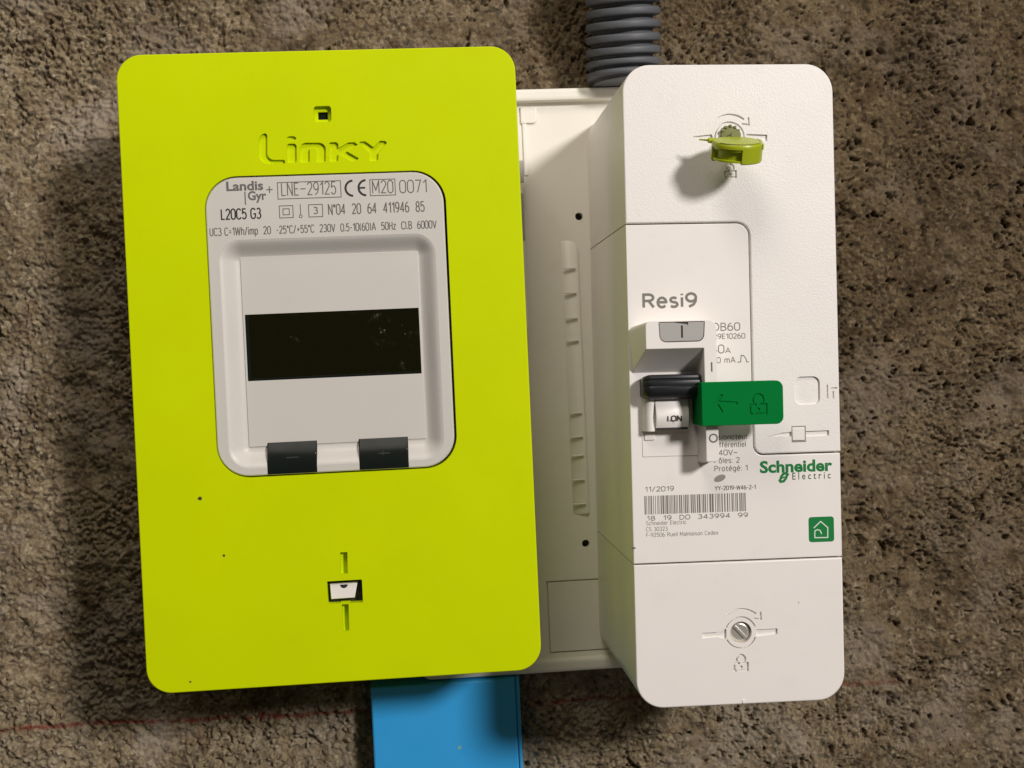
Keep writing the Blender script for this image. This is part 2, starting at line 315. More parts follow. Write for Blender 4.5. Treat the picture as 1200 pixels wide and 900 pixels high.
# ------------------------------------------------------------------ concrete wall
WALL_Y = 6.0
def hashf(ix, iz, seed):
    h = (ix.astype(np.int64)*374761393 + iz.astype(np.int64)*668265263 + seed*982451653) & 0x7fffffff
    h = ((h ^ (h >> 13))*1274126177) & 0x7fffffff
    h = ((h ^ (h >> 16))*668265263) & 0x7fffffff
    return (h & 0xffffff)/float(0xffffff)
def vnoise(x, z, seed):
    ix, iz = np.floor(x), np.floor(z); fx, fz = x-ix, z-iz; fx = fx*fx*fx*(fx*(fx*6-15)+10); fz = fz*fz*fz*(fz*(fz*6-15)+10)
    a, b, c, d = hashf(ix, iz, seed), hashf(ix+1, iz, seed), hashf(ix, iz+1, seed), hashf(ix+1, iz+1, seed)
    return (a*(1-fx)+b*fx)*(1-fz)+(c*(1-fx)+d*fx)*fz - 0.5
def cell(x, z, seed):
    ix, iz = np.floor(x), np.floor(z); best = np.full(x.shape, 9.0); who = np.zeros(x.shape)
    for dx in (-1, 0, 1):
        for dz in (-1, 0, 1):
            jx, jz = ix+dx, iz+dz
            d = np.hypot(jx+hashf(jx, jz, seed)-x, jz+hashf(jx, jz, seed+1)-z); k = d < best
            best = np.where(k, d, best); who = np.where(k, hashf(jx, jz, seed+2), who)
    return best, who
def axis(lo, hi, step, far):
    a = list(np.arange(lo, hi, step)); g = step; l, h = lo, hi
    left, right = [], []
    while l > -far: g *= 1.05; l -= g; left.append(l)
    g = step
    while h < far: right.append(h); g *= 1.05; h += g
    right.append(h)
    return np.array(left[::-1]+a+right)
def wall():
    X, Z = np.meshgrid(axis(-178, 258, 0.43, 700), axis(-180, 158, 0.43, 700))
    wx = X + 3*vnoise(X/9, Z/9, 50) + 1.2*vnoise(X/2.6, Z/2.6, 52); wz = Z + 3*vnoise(X/9, Z/9, 51) + 1.2*vnoise(X/2.6, Z/2.6, 53)
    rg = np.clip(1.05 - 0.40*np.clip((X+60)/160, 0, 1) + 2.2*vnoise(X/26, Z/26, 71), 0.25, 1.9)
    h = 4.5*vnoise(X/60, Z/60, 1) + 3.6*vnoise(wx/22, wz/22, 2) + 2.6*vnoise(wx/8, wz/8, 3) + 1.5*vnoise(wx/3.6, wz/3.6, 4) + rg*(1.15*vnoise(wx/1.7, wz/1.5, 5) + 1.2*vnoise(X/0.95, Z/0.9, 6))
    rough = np.clip(1.0 + 1.6*vnoise(X/30, Z/30, 70) - 0.3*np.clip((X+60)/200, 0, 1), 0.3, 1.6)
    d, who = cell(wx/2.7, wz/2.5, 20)                               # sand and gravel grains standing proud
    h += 0.45*rough*np.sqrt(np.clip(1-(d/0.72)**2, 0, 1))*(0.2+1.7*who**1.5)
    d, who = cell(X/1.4+7, Z/1.4, 33)
    h += rough*np.sqrt(np.clip(1-(d/0.7)**2, 0, 1))*(0.1+0.9*who)
    h -= 1.0
    k = np.clip((X+80)/150, 0.0, 1) + 1.5*vnoise(X/28, Z/28, 72)*np.clip((X+80)/100, 0, 1)                                 # irregular pits; more of them to the right
    f = vnoise(wx/3.4, wz/3.0, 60) + 0.6*vnoise(X/1.8, Z/1.6, 61) + 0.35*vnoise(X/0.9, Z/0.9, 62)
    h -= np.clip(f-(0.60-0.17*k), 0, 0.30)*11.0
    f = vnoise(wx/1.7, wz/1.6, 63) + 0.5*vnoise(X/0.9, Z/0.9, 64) + 0.5*vnoise(X/14, Z/14, 65)
    h -= np.clip(f-(0.57-0.16*k), 0, 0.25)*7.5
    f = vnoise(wx/6.5, wz/5.5, 66) + 0.6*vnoise(X/2.6, Z/2.6, 67) + 0.3*vnoise(X/1.1, Z/1.1, 68)
    h -= np.clip(f-(0.66-0.12*k), 0, 0.25)*16.0
    for cx, cz, r, q in ((170, -65, 4.5, 4), (175, -70, 3.5, 4), (184, -133, 3, 4.5), (181, -141, 3, 4.5), (184, -79, 3, 3)):   # the larger blowholes
        h -= q*np.exp(-((wx-cx)**2+(wz-cz)**2)/r**2)
    h = np.clip(h, -7, 4.2)
    n, m = X.shape
    V = np.stack([X*MM, (WALL_Y-h*0.95)*MM, Z*MM], -1).reshape(-1, 3)
    i = np.arange(n*m).reshape(n, m); F = np.stack([i[:-1, :-1], i[:-1, 1:], i[1:, 1:], i[1:, :-1]], -1).reshape(-1, 4)
    me = bpy.data.meshes.new('concrete_wall'); me.vertices.add(len(V)); me.vertices.foreach_set('co', V.ravel())
    me.loops.add(F.size); me.loops.foreach_set('vertex_index', F.ravel().astype(np.int32))
    me.polygons.add(len(F)); me.polygons.foreach_set('loop_start', np.arange(0, F.size, 4, dtype=np.int32)); me.polygons.foreach_set('loop_total', np.full(len(F), 4, np.int32))
    me.update(); me.validate(); me.polygons.foreach_set('use_smooth', np.ones(len(F), bool))
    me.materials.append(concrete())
    o = bpy.data.objects.new('concrete_wall', me); COL.objects.link(o); o['kind'] = 'structure'
    return o
def concrete():
    m = bpy.data.materials.new('rough_concrete'); m.use_nodes = True; nt = m.node_tree; L = nt.links.new
    b = nt.nodes['Principled BSDF']; b.inputs['Roughness'].default_value = 0.9; b.inputs['Specular IOR Level'].default_value = 0.25
    tc = nd(nt, 'ShaderNodeTexCoord'); O = tc.outputs['Object']
    def noise(sc, det=4.0, ro=0.55):
        n = nd(nt, 'ShaderNodeTexNoise', Scale=float(sc), Detail=det, Roughness=ro); L(O, n.inputs['Vector']); return n.outputs['Fac']
    def rng_(v, a, c, lo=0.0, hi=1.0):
        n = nd(nt, 'ShaderNodeMapRange'); n.inputs['From Min'].default_value = a; n.inputs['From Max'].default_value = c
        n.inputs['To Min'].default_value = lo; n.inputs['To Max'].default_value = hi; L(v, n.inputs['Value']); return n.outputs[0]
    def mix(f, a, c, bt='MIX'):
        n = nd(nt, 'ShaderNodeMix', data_type='RGBA', blend_type=bt)
        for k, v in ((0, f), (6, a), (7, c)):
            if hasattr(v, 'is_linked'): L(v, n.inputs[k])
            else: n.inputs[k].default_value = v
        return n.outputs[2]
    def mul(a, c, op='MULTIPLY'):
        n = nd(nt, 'ShaderNodeMath', operation=op)
        for k, v in enumerate((a, c)):
            if hasattr(v, 'is_linked'): L(v, n.inputs[k])
            else: n.inputs[k].default_value = v
        return n.outputs[0]
    base = mix(rng_(noise(16, 6, 0.62), 0.38, 0.62), (0.365, 0.287, 0.178, 1), (0.245, 0.187, 0.112, 1))
    base = mix(rng_(noise(60, 6, 0.7), 0.45, 0.75), base, (0.41, 0.335, 0.225, 1))
    v1 = nd(nt, 'ShaderNodeTexVoronoi', Scale=640.0); L(O, v1.inputs['Vector'])          # sand and aggregate grains
    sp = nd(nt, 'ShaderNodeSeparateColor'); L(v1.outputs['Color'], sp.inputs[0])
    base = mix(rng_(sp.outputs[0], 0.70, 0.86, 0, 0.75), base, (0.105, 0.082, 0.058, 1))
    base = mix(rng_(sp.outputs[1], 0.82, 0.92, 0, 0.55), base, (0.60, 0.51, 0.36, 1))
    v2 = nd(nt, 'ShaderNodeTexVoronoi', Scale=260.0); L(O, v2.inputs['Vector'])
    sp2 = nd(nt, 'ShaderNodeSeparateColor'); L(v2.outputs['Color'], sp2.inputs[0])
    base = mix(rng_(sp2.outputs[0], 0.992, 0.994, 0, 0.7), base, (0.42, 0.34, 0.22, 1))
    base = mix(rng_(sp2.outputs[1], 0.86, 0.92, 0, 0.5), base, (0.22, 0.145, 0.08, 1))
    base = mix(rng_(noise(900, 2), 0.3, 0.7), base, mix(1.0, base, (0.62, 0.60, 0.58, 1), 'MULTIPLY'))
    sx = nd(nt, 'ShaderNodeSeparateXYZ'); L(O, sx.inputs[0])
    base = mix(rng_(noise(30, 6, 0.6), 0.50, 0.66, 0.0, 0.75), base, (0.36, 0.30, 0.235, 1))          # smeared grey cement
    base = mix(rng_(noise(38, 7, 0.72), 0.47, 0.36, 0.0, 0.65), base, mix(1.0, base, (0.42, 0.37, 0.31, 1), 'MULTIPLY'))   # dark blotches
    # light falloff painted in as darker, patchy colour towards the right and top
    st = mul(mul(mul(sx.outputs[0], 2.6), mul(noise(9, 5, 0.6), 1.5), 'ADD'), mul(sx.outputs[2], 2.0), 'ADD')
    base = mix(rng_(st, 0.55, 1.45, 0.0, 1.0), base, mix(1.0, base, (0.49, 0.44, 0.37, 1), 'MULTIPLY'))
    # snapped red chalk line
    lin = mul(mul(sx.outputs[0], 0.0115), sx.outputs[2], 'ADD'); lin = mul(lin, 0.1309, 'ADD')
    lin = mul(lin, mul(mul(noise(45, 2), -0.5, 'ADD'), 0.003), 'ADD'); ab = mul(lin, 0.0, 'ABSOLUTE')
    lm = mul(rng_(ab, 0.0013, 0.0003), rng_(noise(330, 3), 0.34, 0.52, 0.0, 0.85))
    lm = mul(lm, mul(rng_(sx.outputs[0], 0.205, 0.15), rng_(sx.outputs[0], 0.0, -0.06, 0.8, 1.0)))
    base = mix(lm, base, (0.19, 0.026, 0.018, 1))
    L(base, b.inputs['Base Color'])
    bp = nd(nt, 'ShaderNodeBump', Strength=1.0, Distance=0.0007); L(noise(1300, 6, 0.75), bp.inputs['Height']); L(bp.outputs[0], b.inputs['Normal'])
    return m
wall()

# ------------------------------------------------------------------ mounting plate between the meter and the breaker
TZ1, TZ0 = at(660, 103, -4)[1], at(690, 785.5, -4)[1]
TX0, TX1 = -6.0, 134.0
tray = thing('mounting_plate', 'ivory plastic mounting plate between the lime meter and the white breaker', 'mounting plate', ((TX0+TX1)/2, 19, TZ0))
TO = ((TX0+TX1)/2, 19, TZ0)
def P(px, py, y=0.0): return at(px, py, y)
m = MB()
h1, h2 = P(678.5, 253.5), P(686.5, 637)
gx0, gz1 = P(641, 682); _, gz0 = P(641, 765)
groove = [stroke([(gx0+36, gz1), (gx0, gz1), (gx0, gz0), (gx0+36, gz0)], 0.6)]
m.prism([rect(TX0+4.6, TZ0+4.6, TX1-4.6, TZ1-4.6, 2), circ(h1, 1.5), circ(h2, 1.5)] + groove, [(0, 1.2), (0, 0)], True, False)
m.prism([rect(TX0+4.6, TZ0+4.6, TX1-4.6, TZ1-4.6, 2), circ(h1, 1.5), circ(h2, 1.5)], [(0, 3.5), (0, 1.2)], True, True)
m.build('floor_panel', M_TRAY, tray, TO)
m = MB().prism([rect(TX0, TZ0, TX1, TZ1, 4), rect(TX0+4.6, TZ0+4.6, TX1-4.6, TZ1-4.6, 2)], [(0, 6.5), (0, -3.2), (0.25, -3.7), (0.9, -4), (1.5, -4.0)], False, True, 1)
o_in = ccw(rect(TX0+4.6, TZ0+4.6, TX1-4.6, TZ1-4.6, 2)); i_in = inset(ccw(rect(TX0, TZ0, TX1, TZ1, 4)), 1.5)
hole = inset(cw(rect(TX0+4.6, TZ0+4.6, TX1-4.6, TZ1-4.6, 2)), 1.5)
flat(m, [i_in, hole], -4.0)
m.build('rim', M_TRAY, tray, TO)
m = MB().box(TX0+4, TX1-4, 3.8, 6.3, TZ0+4, TZ1-4).build('backing_sheet', M_DARK, tray, TO)
m = MB(); a, b = P(655, 300, -2), P(681.5, 291, -2); c = P(686.5, 603, -2)
x0, x1, zt, zb = a[0], (b[0]+c[0])/2, P(676, 281, -2)[1], c[1]
wl_ = ccw(rpoly([(x0, zb), (x1, zb), (x1, zt), (x0, zt)], [1, 1, 4, 1])); wy = lambda a: .15-1.45*max(0, (a-x0)/(x1-x0))**1.5
m.loft([[(a_, .3, b_) for a_, b_ in wl_], [(a_, wy(a_)+.2, b_) for a_, b_ in wl_], [(a_, wy(a_), b_) for a_, b_ in inset(wl_, .3)]], (False, False))
n_ = len(wl_); o_ = len(m.v)-n_; m.f.append(tuple(range(o_, o_+n_))); m.sm.append(True)
for py in (314, 343, 372.5, 399, 484, 512, 534, 562.5, 591):
    z = P(675, py, -2)[1]; m.box(x1-6.0, x1-1.2, -1.0, -1.95, z-0.25, z+0.25, 0.15)
m.build('ribbed_strip', M_TRAY, tray, TO)
m = MB(); a, b = P(614, 206, -9), P(621, 386, -9)
m.box(a[0]-3, b[0]-0.4, 0.5, -9, b[1], a[1], 0.8)
for py in (300, 328, 357): z = P(614, py, -10)[1]; m.box(a[0]-3, b[0]-2.0, -8.5, -11, z-1.5, z+1.5, 0.4)
m.build('side_rail', M_TRAY, tray, TO)
for p0, p1 in ((188, 214), (226, 282), (296, 312), (326, 352)):
    m = MB(); q0, q1 = P(608.5, p1, -9), P(613.2, p0, -9); m.box(q0[0], q1[0], -8.5, -9.25, q0[1], q1[1], .2); m.build('slot', M_GREYBTN, tray, TO)
m = MB(); a, b = P(610, 124, -3), P(629.5, 143, -3); m.prism([rpoly([(a[0], b[1]), (b[0], b[1]), (b[0], a[1]), (a[0], a[1])], [0, 1.5, .4, 0])], bevel(0.5, -0.9, .4))
a, b = P(612, 143, -2), P(620, 205, -2); m.box(a[0], b[0], .5, -0.7, b[1], a[1], .4)
m.build('clip_tab', M_TRAY, tray, TO)

# ------------------------------------------------------------------ electricity meter with its lime cover
GY = -54.0
KG = (449.193+GY)/(449.193-62)
GX0, GX1, GZ0, GZ1 = -94.88*KG, 35.12*KG, 2.02-102.8*KG, 2.02+105.9*KG
MO = ((GX0+GX1)/2, 0, GZ0)
meter = thing('electricity_meter', 'lime green electricity meter with a dark display in a grey window', 'electricity meter', MO)
def G(px, py, y=GY): return at(px, py, y)
def gz(x, y, sc, ox, oy, yy=GY): return at(ox+x/sc, oy+y/sc, yy)

wx0, wx1, wz1, wz0 = G(246.4, 380)[0], G(529.2, 380)[0], G(385, 203.0)[1], G(390, 554.8)[1]
window = rect(wx0, wz0, wx1, wz1, 11.0, 12)
sx0, sz1 = G(367.3, 124.5); sx1, sz0 = G(388.6, 142.5)
sensor_hole = rect(sx0, sz0, sx1, sz1, 1.0, 4)
lx0, lz1 = G(383.0, 681.5); lx1, lz0 = G(425.3, 706.0)
latch_hole = rect(lx0, lz0, lx1, lz1, 0.3, 2)
Z1 = lambda pts: [gz(x, y, 1200/170, 295, 110) for x, y in pts]
letters = [
    rpoly(Z1([(55, 325), (128, 325), (128, 546), (275, 546), (275, 578), (58, 578)]), [3.0*.9, 1.0, 2.2, .55, .55, 3.2], 5),
    rpoly(Z1([(290, 412), (370, 412), (372, 570), (292, 570)]), 0.9, 5),
    circ(gz(328, 368, 1200/170, 295, 110), 1.6, 20, 0.75),
    rpoly(Z1([(397, 568), (397, 404), (612, 404), (612, 566), (532, 566), (532, 448), (480, 448), (480, 568)]), [.8, 2.2, 2.2, .8, .8, .5, .5, .8], 5),
    Z1([(640, 410), (655, 400), (700, 400), (716, 415), (716, 448), (800, 402), (850, 400), (877, 420), (784, 474), (885, 532), (862, 555), (820, 555), (716, 497), (716, 550), (700, 562), (655, 562), (640, 545)]),
    Z1([(888, 405), (898, 394), (938, 392), (1006, 440), (1062, 388), (1105, 390), (1118, 405), (1047, 490), (1047, 540), (1030, 556), (985, 556), (972, 540), (972, 485)]),
]
outer = rect(GX0, GZ0, GX1, GZ1, 8.4, 12)
slot_top = [G(398.6, 647.5), G(407.0, 647.0), G(407.4, 672.5), G(399.3, 672.8)]
slot_low = [G(400.6, 708.5), G(408.3, 708.0), G(409.3, 738), G(407.5, 739.5), G(402.3, 740)]
DEEP = GY+1.0
m = MB()
m.prism([outer, window, sensor_hole, latch_hole] + letters + [slot_top, slot_low], [(0, DEEP)] + bevel(DEEP, GY, 0.35, 3)[1:], True, False)
m.prism([outer, window, sensor_hole, latch_hole, slot_top, slot_low], [(0, GY+5), (0, DEEP)], True, True)
for sl_ in (slot_top, slot_low):                                     # floors of the two slots; the lower one runs out in a ramp
    u_ = [p[0] for p in sl_]; v_ = [p[1] for p in sl_]; m.box(min(u_)-.5, max(u_)+.5, GY+4.5, GY+2.3, min(v_)-.5, max(v_)+.5)
m.prism([rect(GX0+.02, GZ0+.02, GX1-.02, GZ0+72, 6), rect(GX0+2, GZ0+2, GX1-2, GZ0+70, 4)], [(0, -5), (0, GY+5.02)], False, True)
cover = m.build('cover', M_GREEN, meter, MO)
cover['label'] = 'lime green cover with an engraved name above the window'
I_DIRT = ink('dirt_brown', (0.07, 0.055, 0.02))
for px, py, r in ((234, 584, .75), (262.5, 651, .5), (223, 799, .35)):
    m = MB(); flat(m, [[(a+rng.normal()*.12*r, b+rng.normal()*.12*r) for a, b in circ(G(px, py), r, 12, r*.9)]], GY-0.03); m.build('dirt_speck', I_DIRT, cover, MO)
# sensor recess
m = MB(); m.prism([rect(sx0-1, sz0-1, sx1+1, sz1+1), rect(sx0+1.25, sz0+1.1, sx1-1.25, sz1-1.6)], [(0, GY+3.5), (0, GY+1.9)]); m.build('sensor_frame', M_GREEN, meter, MO)
m = MB(); m.box(sx0-.5, sx1+.5, GY+5.5, GY+2.9, sz0-.5, sz1+.5); m.build('sensor_window', M_SMOKE, meter, MO)
# grey face
face_o = rect(wx0+.15, wz0+.45, wx1-.75, wz1-.30, 10.6, 12)
du0, dz1 = at(256.8, 302, GY)[0], at(385, 277.5, GY)[1]; du1, dz0 = at(511.0, 320, GY)[0], at(390, 544.0, GY)[1]
dish = rect(du0, dz0, du1, dz1, 7.0, 12)
FY = GY+0.45
m = MB()
m.prism([face_o, dish], [(0, GY+17), (0, FY+.5), (.15, FY+.15), (.5, FY)][:4], True, False)
D, NI = 3.9, 6.2
prof = [(NI*t, FY + D*(t*t*(3-2*t))) for t in [k/10 for k in range(11)]]
ins = [prof[0]] + prof[1:]
# the dish starts where the cap's hole loop ends (inset 0.5 outwards)
loops3 = []
for i_, y_ in ins:
    q = inset(ccw(dish), i_-0.5 if i_ == 0 else i_*1.0 - 0.5*(1-i_/NI)); loops3.append([(a, y_, b) for a, b in q])
m.loft(loops3, (False, True))
face = m.build('display_bezel', M_GREY, meter, MO, sharp=60)
FLOOR = FY+D
# centre panel with the display opening
PY = FLOOR-0.35
c0, c1 = at(285.0, 380, PY)[0], at(493.6, 380, PY)[0]; cz1, cz0 = at(385, 297.8, PY)[1], at(395, 519.0, PY)[1]
d0, d1 = at(288.2, 407, PY)[0], at(493.2, 400, PY)[0]; dd1, dd0 = at(388, 364.8, PY)[1], at(392, 442.2, PY)[1]
m = MB(); m.prism([rect(c0, cz0, c1, cz1, .3, 2), rect(d0+.15, dd0, d1-.25, dd1, .2, 2)], bevel(FLOOR+.1, PY, .12, 2)); m.build('display_panel', M_GREY, meter, MO)
m = MB(); m.box(d0-.2, d1, FLOOR+.4, PY+.22, dd0-.2, dd1+.2); lcd = m.build('display', M_LCD, meter, MO)
m = MB(); m.box(d0+.15, d0+1.3, PY+.2, PY-.05, dd0+.3, dd1-.1, .12); m.box(d0+1.35, d1-.3, PY+.21, PY+.05, dd0+.05, dd0+.8, .08); m.build('display_edge', M_SMOKE, lcd, MO)
# smoked windows over the lower lip
def lip_y(v):
    t = (v-dz0)/(NI); t = min(1, max(0, t)); return FY + D*(t*t*(3-2*t))
for px0, px1, py in ((313.5, 371.5, 519), (420.5, 478, 514.5)):
    u0, u1 = at(px0, py, PY)[0], at(px1, py, PY)[0]; vb = wz0+.75
    vt = at((px0+px1)/2, py-1.5, PY)[1]; N = 12; rows = []
    m = MB(); R_ = []
    for k in range(N+1):
        v = vb+(vt-vb)*k/N; t = k/N; wv = 0.0
        tt = min(1, max(0, (v-dz0)/(vt-dz0))); yy = (FY-.35)*(1-tt)+(PY-.35)*tt - .30*math.sin(math.pi*tt)
        R_.append([(u0+wv, FLOOR, v), (u0+wv, yy+.35, v), (u0+wv+.35, yy, v), (u1-wv-.35, yy, v), (u1-wv, yy+.35, v), (u1-wv, FLOOR, v)])
    m.loft(R_, (True, True)); w_ = m.build('optical_window', M_SMOKE, meter, MO, sharp=40)
    m = MB(); va, vz = vb+.38*(vt-vb), vb+.62*(vt-vb); ya = (FY+PY)/2-.75; m.box(u1-.5, u1-.28, ya+.6, ya+.02, va, vz, .08); m.build('edge_highlight', M_GREYBTN, w_, MO)  # pale sliver painted in as the highlight on the window's right end
    m = MB(); vm = (vb+vt)/2
    tt = max(0, (vm-dz0)/(vt-dz0)); y2 = (FY-.35)*(1-tt)+(PY-.35)*tt-.30*math.sin(math.pi*tt)-.25; m.box((u0+u1)/2-2.0, (u0+u1)/2+2.2, y2+.5, y2+.1, vm-.22, vm+.22, .1)
    if px0 > 400: m.box((u0+u1)/2-.6, (u0+u1)/2-.1, y2+.5, y2+.06, vm-.7, vm+.9, .1)
    m.build('ridge', I_ICON, w_, MO)
# print on the face
TY = FY-0.03
def L2(x, y): return at(220+x*340/1200, 180+y*340/1200, TY)
k_ = 340/1200
pr = MB(); pb = MB(); pv = MB()
def T(mb, body, x0, x1, ybase, cap, bold=0.0):
    a = L2(x0, ybase); b = L2(x1, ybase); text(mb, body, a[0], b[0], a[1], cap*k_/3.46, TY, bold)
def TS(mb, body, x0, x1, ybase, cap, wd):
    a = L2(x0, ybase); b = L2(x1, ybase); mono(mb, body, a[0], b[0], a[1], cap*k_/3.46, TY, wd)
T(pv, 'Landis', 160, 313, 154, 36, .030); T(pv, 'Gyr', 249, 326, 192, 34, .030)
for c_, w2, h2_ in (((338, 149), 26, 4.5), ((338, 149), 4.5, 28)):
    a = L2(*c_); flat(pv, [rect(a[0]-w2*k_/7.04, a[1]-h2_*k_/7.04, a[0]+w2*k_/7.04, a[1]+h2_*k_/7.04)], TY-(0 if w2 > 10 else .004))
a, b = L2(239, 212), L2(239, 157); flat(pv, [rect(a[0]-.2, a[1], a[0]+.2, b[1])], TY-.004)
TS(pb, 'L20C5 G3', 136, 306, 275, 45, .46)
TS(pr, 'LNE–29125', 386, 616, 176, 54, .34); TS(pr, 'M20', 762, 852, 166, 54, .34); TS(pr, '0071', 876, 992, 164, 54, .34)
TS(pr, 'N°04  20  64  411946  85', 580, 982, 254, 44, .36); TS(pr, 'UC3 C=1Wh/imp  20  -25°C/+55°C  230V  0.5-10(60)A  50Hz  Cl.B  6000V', 90, 1032, 342, 33, .30)
TS(pr, '3', 519, 540, 250, 29, .34)
def frame(mb, x0, y0, x1, y1, t=.28):
    a, b = L2(x0, y1), L2(x1, y0); flat(mb, [rect(a[0], a[1], b[0], b[1]), rect(a[0]+t, a[1]+t, b[0]-t, b[1]-t)], TY)
frame(pr, 372, 110, 633, 190); frame(pr, 754, 103, 858, 176); frame(pr, 379, 213, 436, 268); frame(pr, 393, 226, 421, 255); frame(pr, 500, 208, 558, 264)
a, b = L2(467, 252), L2(467, 209); flat(pr, [rect(a[0]-.14, a[1], a[0]+.14, b[1])], TY); q = L2(467, 259); flat(pr, [circ(q, .62), list(circ(q, .36))], TY)
pc = MB(); cc = L2(684, 143); flat(pc, [stroke(arc(cc, 2.55, 92, 268, 16), .72)], TY)
cc = L2(738, 141); flat(pc, [stroke(arc(cc, 2.55, 92, 268, 16), .72)], TY); flat(pc, [rect(cc[0]-2.2, cc[1]-.3, cc[0]-.3, cc[1]+.3)], TY-.004)
pr.build('fine_lettering', I_GREY, face, MO); pb.build('bold_lettering', I_BLACK, face, MO); pc.build('conformity_mark', I_BLACK, face, MO); pv.build('maker_lettering', I_VIOLET, face, MO)
# latch in the cover
m = MB(); m.box(lx0-1, lx1+1, GY+6, GY+4.0, lz0-1, lz1+1); m.build('latch_well', M_DARK, meter, MO)
a, b = G(386.5, 685, GY+1.2), G(419.5, 700.5, GY+1.2)
m = MB(); m.prism([[(a[0]+.2, b[1]), (b[0]-1.1, b[1]+.1), (b[0], a[1]), (a[0], a[1])]], bevel(GY+4, GY+1.2, .3)); lt = m.build('latch', M_WHITE, meter, MO)
q = ((a[0]+b[0])/2+.1, a[1]-.25); m = MB(); flat(m, [[(q[0]+1.3*math.cos(math.radians(t)), q[1]+1.25*math.sin(math.radians(t))) for t in range(180, 361, 15)]], GY+1.16); m.build('latch_notch', M_DARK, lt, MO)
m = MB().prism([rect(GX0+1, GZ0+74, GX1-.6, GZ1-1, 7), rect(GX0+6, GZ0+78, GX1-6, GZ1-6, 4)], [(0, -4.1), (0, GY+5.1)]); m.box(GX0+4, GX1-4, GY+23, -4.1, GZ0+4, GZ1-7, 2); m.build('meter_base', M_TRAY, meter, MO)

# ------------------------------------------------------------------ circuit breaker
BY = -79.357
BX0, BX1, BZ0, BZ1 = 65.894, 134.92, -109.913, 97.494
S1, S2 = 46.532, -63.086
BO = ((BX0+BX1)/2, 0, BZ0)
brk = thing('circuit_breaker', 'tall white circuit breaker with grey printing and a black toggle', 'circuit breaker', BO, ANG)
def B(px, py, h=0.0): return bat(px, py, BY-h)
XI = B(881.5, 400)[0]; ZB = (B(900, 531.5)[1]+B(980, 529.5)[1])/2
g = 0.22
up = rpoly([(BX0, S1+g), (XI, S1+g), (XI, ZB), (BX1+.25, ZB), (BX1+.1, BZ1), (BX0, BZ1)], [0, 4.6, 3.0, .3, 9.0, 9.0], 10)
mid = rpoly([(BX0, S2+g), (BX1, S2+g), (BX1, ZB-2*g), (XI-2*g, ZB-2*g), (XI-2*g, S1-g), (BX0, S1-g)], [0, 0, .3, 3.4, 4.2, 0], 10)
low = rpoly([(BX0, BZ0), (BX1, BZ0), (BX1, S2-g), (BX0, S2-g)], [9.0, 9.0, 0, 0], 10)
SK = BY+0.7
def lock_icon(c, s):
    x, z = c
    return [stroke([(x-.35*s, z-.5*s), (x-.5*s, z-.5*s), (x-.5*s, z+.02*s), (x-.1*s, z+.06*s)], .13*s), stroke([(x-.18*s, z-.52*s), (x+.5*s, z-.5*s), (x+.5*s, z+.04*s), (x+.1*s, z+.04*s)], .13*s),
            stroke(arc((x, z+.34*s), .33*s, 215, -40, 10), .13*s), circ((x, z-.24*s), .11*s, 10)]
def arrow_arc(c, R_):
    e = (c[0]+R_*math.cos(math.radians(42)), c[1]+R_*math.sin(math.radians(42)))
    return [stroke(arc(c, R_, 128, 52, 12), .55), stroke([(e[0]-1.6, e[1]-.5), (e[0]+.7, e[1]-.9), (e[0]+.55, e[1]+1.5)], .4)]
# upper cover
uc = B(855, 160.5)
rc0, rc1 = B(931.5, 474.5), B(960.5, 441)
ring = stroke(arc(uc, 4.75, -20, 200, 22), .45)
ic = B(856, 201)
kz = B(935.5, 508.5)
sl = [B(900, 511.5), B(927.5, 511.5), B(927.5, 506), B(916, 507.5)]; sr = [B(943.5, 511.8), B(971.5, 510.4), B(971.5, 504.4), B(943.5, 505.4)]
w1 = [B(812, 160), B(834, 157.5), B(836, 163.8), B(820, 163.6)]; w2 = [B(875, 157), B(899, 158), B(899, 165), B(876, 164)]
mini = [stroke([B(969.5, 451), B(970, 467)], .35), stroke([B(974, 455), B(981, 454.6)], .35), stroke([B(976.5, 458.5), B(976.8, 467)], .35)]
m = MB()
m.prism([up, rect(rc0[0], rc0[1], rc1[0], rc1[1], 2.2, 6), ring, sl, sr, w1, w2] + arrow_arc((uc[0]+.3, uc[1]-.2), 7.4) + lock_icon(ic, 3.6) + mini, [(0, SK)] + bevel(SK, BY, .5, 4)[1:], True, False)
m.prism([up], [(0, 0), (0, SK)], True, False)
upper = m.build('upper_cover', M_WHITE_G, brk, BO); upper['label'] = 'grained white upper cover with engraved arrow'
m = MB(); a, b = B(928.5, 516.5, .3), B(943, 500.5, .3); m.box(a[0], b[0], SK-.1, BY-.35, a[1], b[1], .3); m.build('slot_slider', M_WHITE, upper, BO)
m = MB(); flat(m, [rect(a[0]-.1, a[1]-.55, b[0]+.45, b[1]+.45), rect(a[0]-.02, a[1]-.02, b[0]+.02, b[1]+.02)], BY-.03); m.build('slot_outline', I_LIGHT, upper, BO)
# middle body
m = MB().prism([mid], bevel(0, BY, .35, 4)); body = m.build('middle_body', M_WHITE, brk, BO)
m = MB().prism([rect(BX0+1.2, BZ0+2, BX1-1.2, BZ1-2, 8)], [(0, 0), (0, BY+2.5)]); m.build('inner_core', M_DARK, brk, BO)
